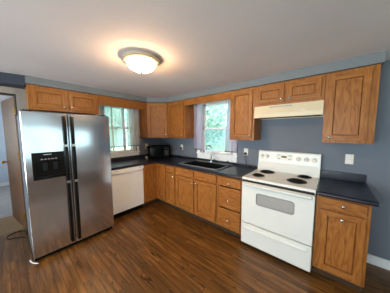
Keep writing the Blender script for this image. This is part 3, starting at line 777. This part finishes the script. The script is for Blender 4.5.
# ================================================================== MICROWAVE (local front -y)
MWB = plain('black_oven_enamel', (10, 10, 11), 0.5, var=0.04, spec=0.04)
t = thing('microwave', 'black microwave set diagonally in the worktop corner', 'microwave', (0.402, -0.402, 0.9145), R(45))
MW, MH, MD = 0.46, 0.275, 0.31
MB().box(-MW / 2, MW / 2, 0.02, MD, 0.012, MH, 0.008).build('case', MWB, t)
MB().box(-MW / 2, MW / 2 - 0.115, -0.006, 0.0195, 0.012, MH, 0.005).build('door', MWB, t)
MB().box(-MW / 2 + 0.04, MW / 2 - 0.16, -0.0075, -0.005, 0.055, MH - 0.045, 0.001).build('door_window', plain('dark_mesh_glass', (8, 8, 9), 0.12, spec=0.06), t)
cp2 = MB().box(MW / 2 - 0.113, MW / 2, -0.004, 0.0195, 0.012, MH, 0.005).build('control_panel', MWB, t)
for r2 in range(4):
    for c2 in range(3):
        MB().box(MW / 2 - 0.097 + c2 * 0.029, MW / 2 - 0.075 + c2 * 0.029, -0.006, -0.0035, 0.07 + r2 * 0.028, 0.088 + r2 * 0.028, 0.001).build('button', plain('charcoal_key', (44, 44, 46), 0.5) if not r2 + c2 else bpy.data.materials['charcoal_key'], cp2)
MB().box(MW / 2 - 0.097, MW / 2 - 0.016, -0.006, -0.0035, 0.205, 0.235, 0.001).build('display', plain('dark_display', (18, 26, 28), 0.15), cp2)
MB().tube([(MW / 2 - 0.135, -0.006, 0.05), (MW / 2 - 0.135, -0.032, 0.065), (MW / 2 - 0.135, -0.032, MH - 0.055), (MW / 2 - 0.135, -0.006, MH - 0.04)], 0.008, 8).build('handle', MWB, t, smooth=50)
for fx in (-0.19, 0.19):
    for fy in (0.06, 0.27): MB().lathe([(0.014, 0.0), (0.014, 0.012)], c=(fx, fy, 0), seg=12).build('foot', MWB, t)
# white adapter beside it
t = thing('power_adapter', 'small white power adapter lying on the worktop left of the microwave', 'adapter', (0.20, -0.585, 0.9145), R(30))
MB().box(-0.022, 0.022, -0.02, 0.02, 0.0, 0.036, 0.006).build('block', PLATE, t)
MB().box(-0.006, 0.006, 0.0205, 0.034, 0.012, 0.03, 0.001).build('prong', CHROME, t)

# ================================================================== OUTLETS, PLUGS, CORDS
def outlet(label, loc, rz, lower=True):
    t = thing('outlet', label, 'outlet', loc, rz, 'ivory wall outlets')
    MB().box(-0.036, 0.036, -0.007, -0.0006, -0.058, 0.058, 0.003).build('cover_plate', PLATE, t)
    for zz in (-0.024, 0.024):
        o = MB().lathe([(0.017, 0.0), (0.017, 0.002), (0.0, 0.002)], c=(0, -0.007, zz), axis=(0, -1, 0), seg=20).build('socket', TRIM, t)
        for sx in (-0.0065, 0.0065): MB().box(sx - 0.0012, sx + 0.0012, -0.0098, -0.0088, zz - 0.002, zz + 0.007).build('slot', SLOT, o)
    MB().lathe([(0.003, 0.0), (0.003, 0.0012), (0.0, 0.0012)], c=(0, -0.007, 0), axis=(0, -1, 0), seg=10).build('screw', NICKEL, t)
    return t
outlet('ivory outlet left of the microwave beside the dishwasher window', (0, -0.452, 1.167), R(90))
outlet('ivory outlet on the wall between the microwave and the sink window', (0.74, 0, 1.154), 0)
outlet('ivory outlet on the wall between the sink window and the stove', (2.262, 0, 1.16), 0)
outlet('ivory outlet above the worktop right of the stove', (3.517, 0, 1.172), 0)
def plug(label, loc, rz, path):
    t = thing('plug', label, 'plug', loc, rz, 'black plugs')
    MB().box(-0.016, 0.016, -0.040, -0.0012, -0.02, 0.016, 0.005).build('plug_body', BLACK, t)
    MB().tube(smooth_path(path), 0.0036, 6).build('cord', BLACK, t, smooth=60)
plug('black plug and cord in the outlet left of the microwave', (0.0095, -0.452, 1.143), R(90), [(0, -0.038, -0.01), (0.002, -0.05, -0.05), (0.0, -0.045, -0.12), (-0.01, -0.04, -0.17), (-0.05, -0.05, -0.21)])
plug('black plug and cord in the outlet between microwave and sink window', (0.74, -0.0095, 1.13), 0, [(0, -0.038, -0.01), (-0.005, -0.055, -0.06), (-0.03, -0.06, -0.13), (-0.07, -0.07, -0.19), (-0.10, -0.10, -0.209)])
plug('black plug and cord in the outlet next to the stove', (2.262, -0.0095, 1.136), 0, [(0, -0.038, -0.01), (0.01, -0.058, -0.06), (0.03, -0.06, -0.13), (0.06, -0.06, -0.19), (0.12, -0.07, -0.214)])

# ================================================================== CEILING LAMP
LX, LY = 1.860, -1.672
t = thing('ceiling_lamp', 'lit flush-mount ceiling lamp with a brushed metal rim and glass bowl', 'lamp', (LX, LY, ZC))
MB().lathe([(0.160, -0.0008), (0.170, -0.004), (0.177, -0.018), (0.176, -0.030), (0.168, -0.038), (0.146, -0.046), (0.138, -0.046), (0.136, -0.012), (0.0, -0.012)], seg=56).build('rim', plain('satin_nickel_rim', (196, 182, 160), 0.45, 0.25), t, smooth=40)
bowl = [(0.131, -0.036), (0.1355, -0.046)]
for i in range(1, 13):
    a = R(90) * i / 12; bowl.append((0.1355 * math.cos(a) if i < 12 else 0.0, -0.046 - 0.084 * math.sin(a)))
MB().lathe(bowl, seg=56).build('glass_bowl', lamp_glass(), t, smooth=60)
MB().lathe([(0.012, -0.126), (0.016, -0.131), (0.010, -0.138), (0.006, -0.145), (0.0, -0.148)], seg=16).build('finial', NICKEL, t, smooth=60)

# ================================================================== CURTAINS
def curtain(axis, a0, a1, z0, z1, pos, folds, amp, mat, dense=None, flare=0.0, gather=0.0):
    """wavy cloth; a along the wall, pos = distance plane; flare widens the hem"""
    m = MB(); na, nz = folds * 10, 14; rows = []
    for j in range(nz + 1):
        s = j / nz; row = []
        for i in range(na + 1):
            q = i / na
            aa = a0 + (a1 - a0) * q + flare * s * (q - 0.5) + 0.004 * math.sin(7 * s + q * 9)
            d = amp * math.sin(q * folds * 2 * math.pi + 0.5 * math.sin(s * 3)) * (0.5 + 0.5 * s) + amp * 0.3 * math.sin(q * folds * 5.1 + 1)
            z = z1 + (z0 - z1) * s
            row.append(m.bm.verts.new((aa, pos + d, z) if axis == 'x' else (pos + d, aa, z)))
        rows.append(row)
    for r0, r1 in zip(rows, rows[1:]):
        for i in range(na): m.bm.faces.new((r0[i], r0[i + 1], r1[i + 1], r1[i]))
    return m
def curtain_thing(label, axis, a0, a1, z0, z1, pos, folds, amp, mat, flare=0.0, rail=None):
    t = thing('curtain', label, 'curtain', (0, 0, 0), 0, 'window curtains')
    o = curtain(axis, a0, a1, z0 + 0.02, z1, pos, folds, amp, mat, flare=flare).build('cloth', mat, t, smooth=60)
    dz = 0.022
    h = MB(); 
    src = [v.co.copy() for v in o.data.vertices][-(folds * 10 + 1):]
    A = [h.bm.verts.new(c) for c in src]; B = [h.bm.verts.new(c - Vector((0, 0, dz))) for c in src]
    for i in range(len(A) - 1): h.bm.faces.new((A[i], A[i + 1], B[i + 1], B[i]))
    h.build('hem', HEM, t, smooth=60)
    return t
curtain_thing('sheer white curtain panel nearest the refrigerator over the dishwasher window', 'y', -1.50, -0.975, 1.195, 2.05, 0.055, 7, 0.010, SHEER)
curtain_thing('sheer white curtain panel nearest the corner cabinet over the dishwasher window', 'y', -0.945, -0.64, 1.195, 2.05, 0.055, 9, 0.014, SHEERD)
curtain_thing('lilac-grey curtain on the left side of the sink window', 'x', 1.15, 1.37, 1.135, 2.075, -0.062, 5, 0.016, CURT)
curtain_thing('lilac-grey curtain on the right side of the sink window', 'x', 1.935, 2.065, 1.14, 2.075, -0.062, 5, 0.016, CURT, flare=0.10)
for nm, lab, p, q in (('curtain_rod', 'thin white rod across the dishwasher window behind the valance', (0.055, -1.52, 2.056), (0.055, -0.615, 2.056)),
                      ('curtain_rod', 'thin white rod across the sink window behind the valance', (1.14, -0.062, 2.082), (2.14, -0.062, 2.082))):
    t = thing(nm, lab, 'curtain rod', (0, 0, 0), 0, 'curtain rods')
    MB().tube([p, q], 0.006, 10).build('rod', TRIM, t, smooth=60)
    for e_ in (p, q):
        w_ = (0.0195, e_[1], e_[2]) if nm and p[0] == q[0] else (e_[0], -0.0195, e_[2])
        w_ = (0.0008, e_[1], e_[2]) if p[0] == q[0] else (e_[0], -0.0008, e_[2])
        MB().tube([e_, w_], 0.005, 8).build('bracket', TRIM, t)

# ================================================================== OUTSIDE
struct(MB().box(-22, 16, -14, 22, -0.75, -0.7).build('ground', GRASS), 'lawn outside the windows')
def crown(n, rx, rz, leaf, seed):
    rnd = random.Random(seed); m = MB()
    blobs = [(rnd.uniform(-.55, .55) * rx, rnd.uniform(-.55, .55) * rx, rnd.uniform(-.6, .6) * rz, rnd.uniform(.35, .6)) for _ in range(14)]
    for _ in range(n):
        bx_, by_, bz_, br = rnd.choice(blobs)
        v = Vector((rnd.gauss(0, 1), rnd.gauss(0, 1), rnd.gauss(0, 1))).normalized() * (rnd.random() ** 0.4)
        c = Vector((bx_ + v.x * br * rx, by_ + v.y * br * rx, bz_ + v.z * br * rz))
        a = Vector((rnd.gauss(0, 1), rnd.gauss(0, 1), rnd.gauss(0, 1))).normalized(); b = a.orthogonal().normalized()
        s = leaf * rnd.uniform(.6, 1.3)
        vs_ = [m.bm.verts.new(c + a * s), m.bm.verts.new(c + b * s * .5), m.bm.verts.new(c - a * s), m.bm.verts.new(c - b * s * .5)]
        m.bm.faces.new(vs_)
    return m
protos = {}
def tree(label, x, y, h, rx, kind):
    t = thing('tree', label, 'tree', (x, y, -0.7), random.uniform(0, 6), 'trees outside the windows')
    key = kind
    if key not in protos:
        protos[key] = crown(5200, 1.0, 1.0, 0.055, 11 + kind).build('foliage', (LEAF1, LEAF2)[kind % 2], t)
        o = protos[key]
    else:
        o = protos[key].copy(); COL.objects.link(o); o.parent = t
    o.scale = (rx, rx, h * 0.42); o.location = (0, 0, h * 0.58)
    MB().tube([(0, 0, 0), (0.05, 0, h * 0.3), (0, 0.05, h * 0.75)], [0.14, 0.11, 0.05], 10).build('trunk', BARK, t, smooth=60)
tree('leafy tree seen through the left half of the sink window', -2.5, 5.2, 5.4, 1.75, 0)
tree('pale leafy tree seen through the right half of the sink window', 1.5, 5.4, 5.6, 1.75, 1)
tree('leafy tree seen through the left half of the dishwasher window', -6.2, 0.1, 5.0, 1.45, 1)
tree('leafy tree seen through the right half of the dishwasher window', -6.4, 3.6, 5.2, 1.45, 0)
tree('far leafy tree behind the gap between the sink window trees', -1.0, 10.6, 7.0, 2.3, 1)
tree('far leafy tree behind the gap between the dishwasher window trees', -10.9, 3.0, 6.5, 2.3, 0)
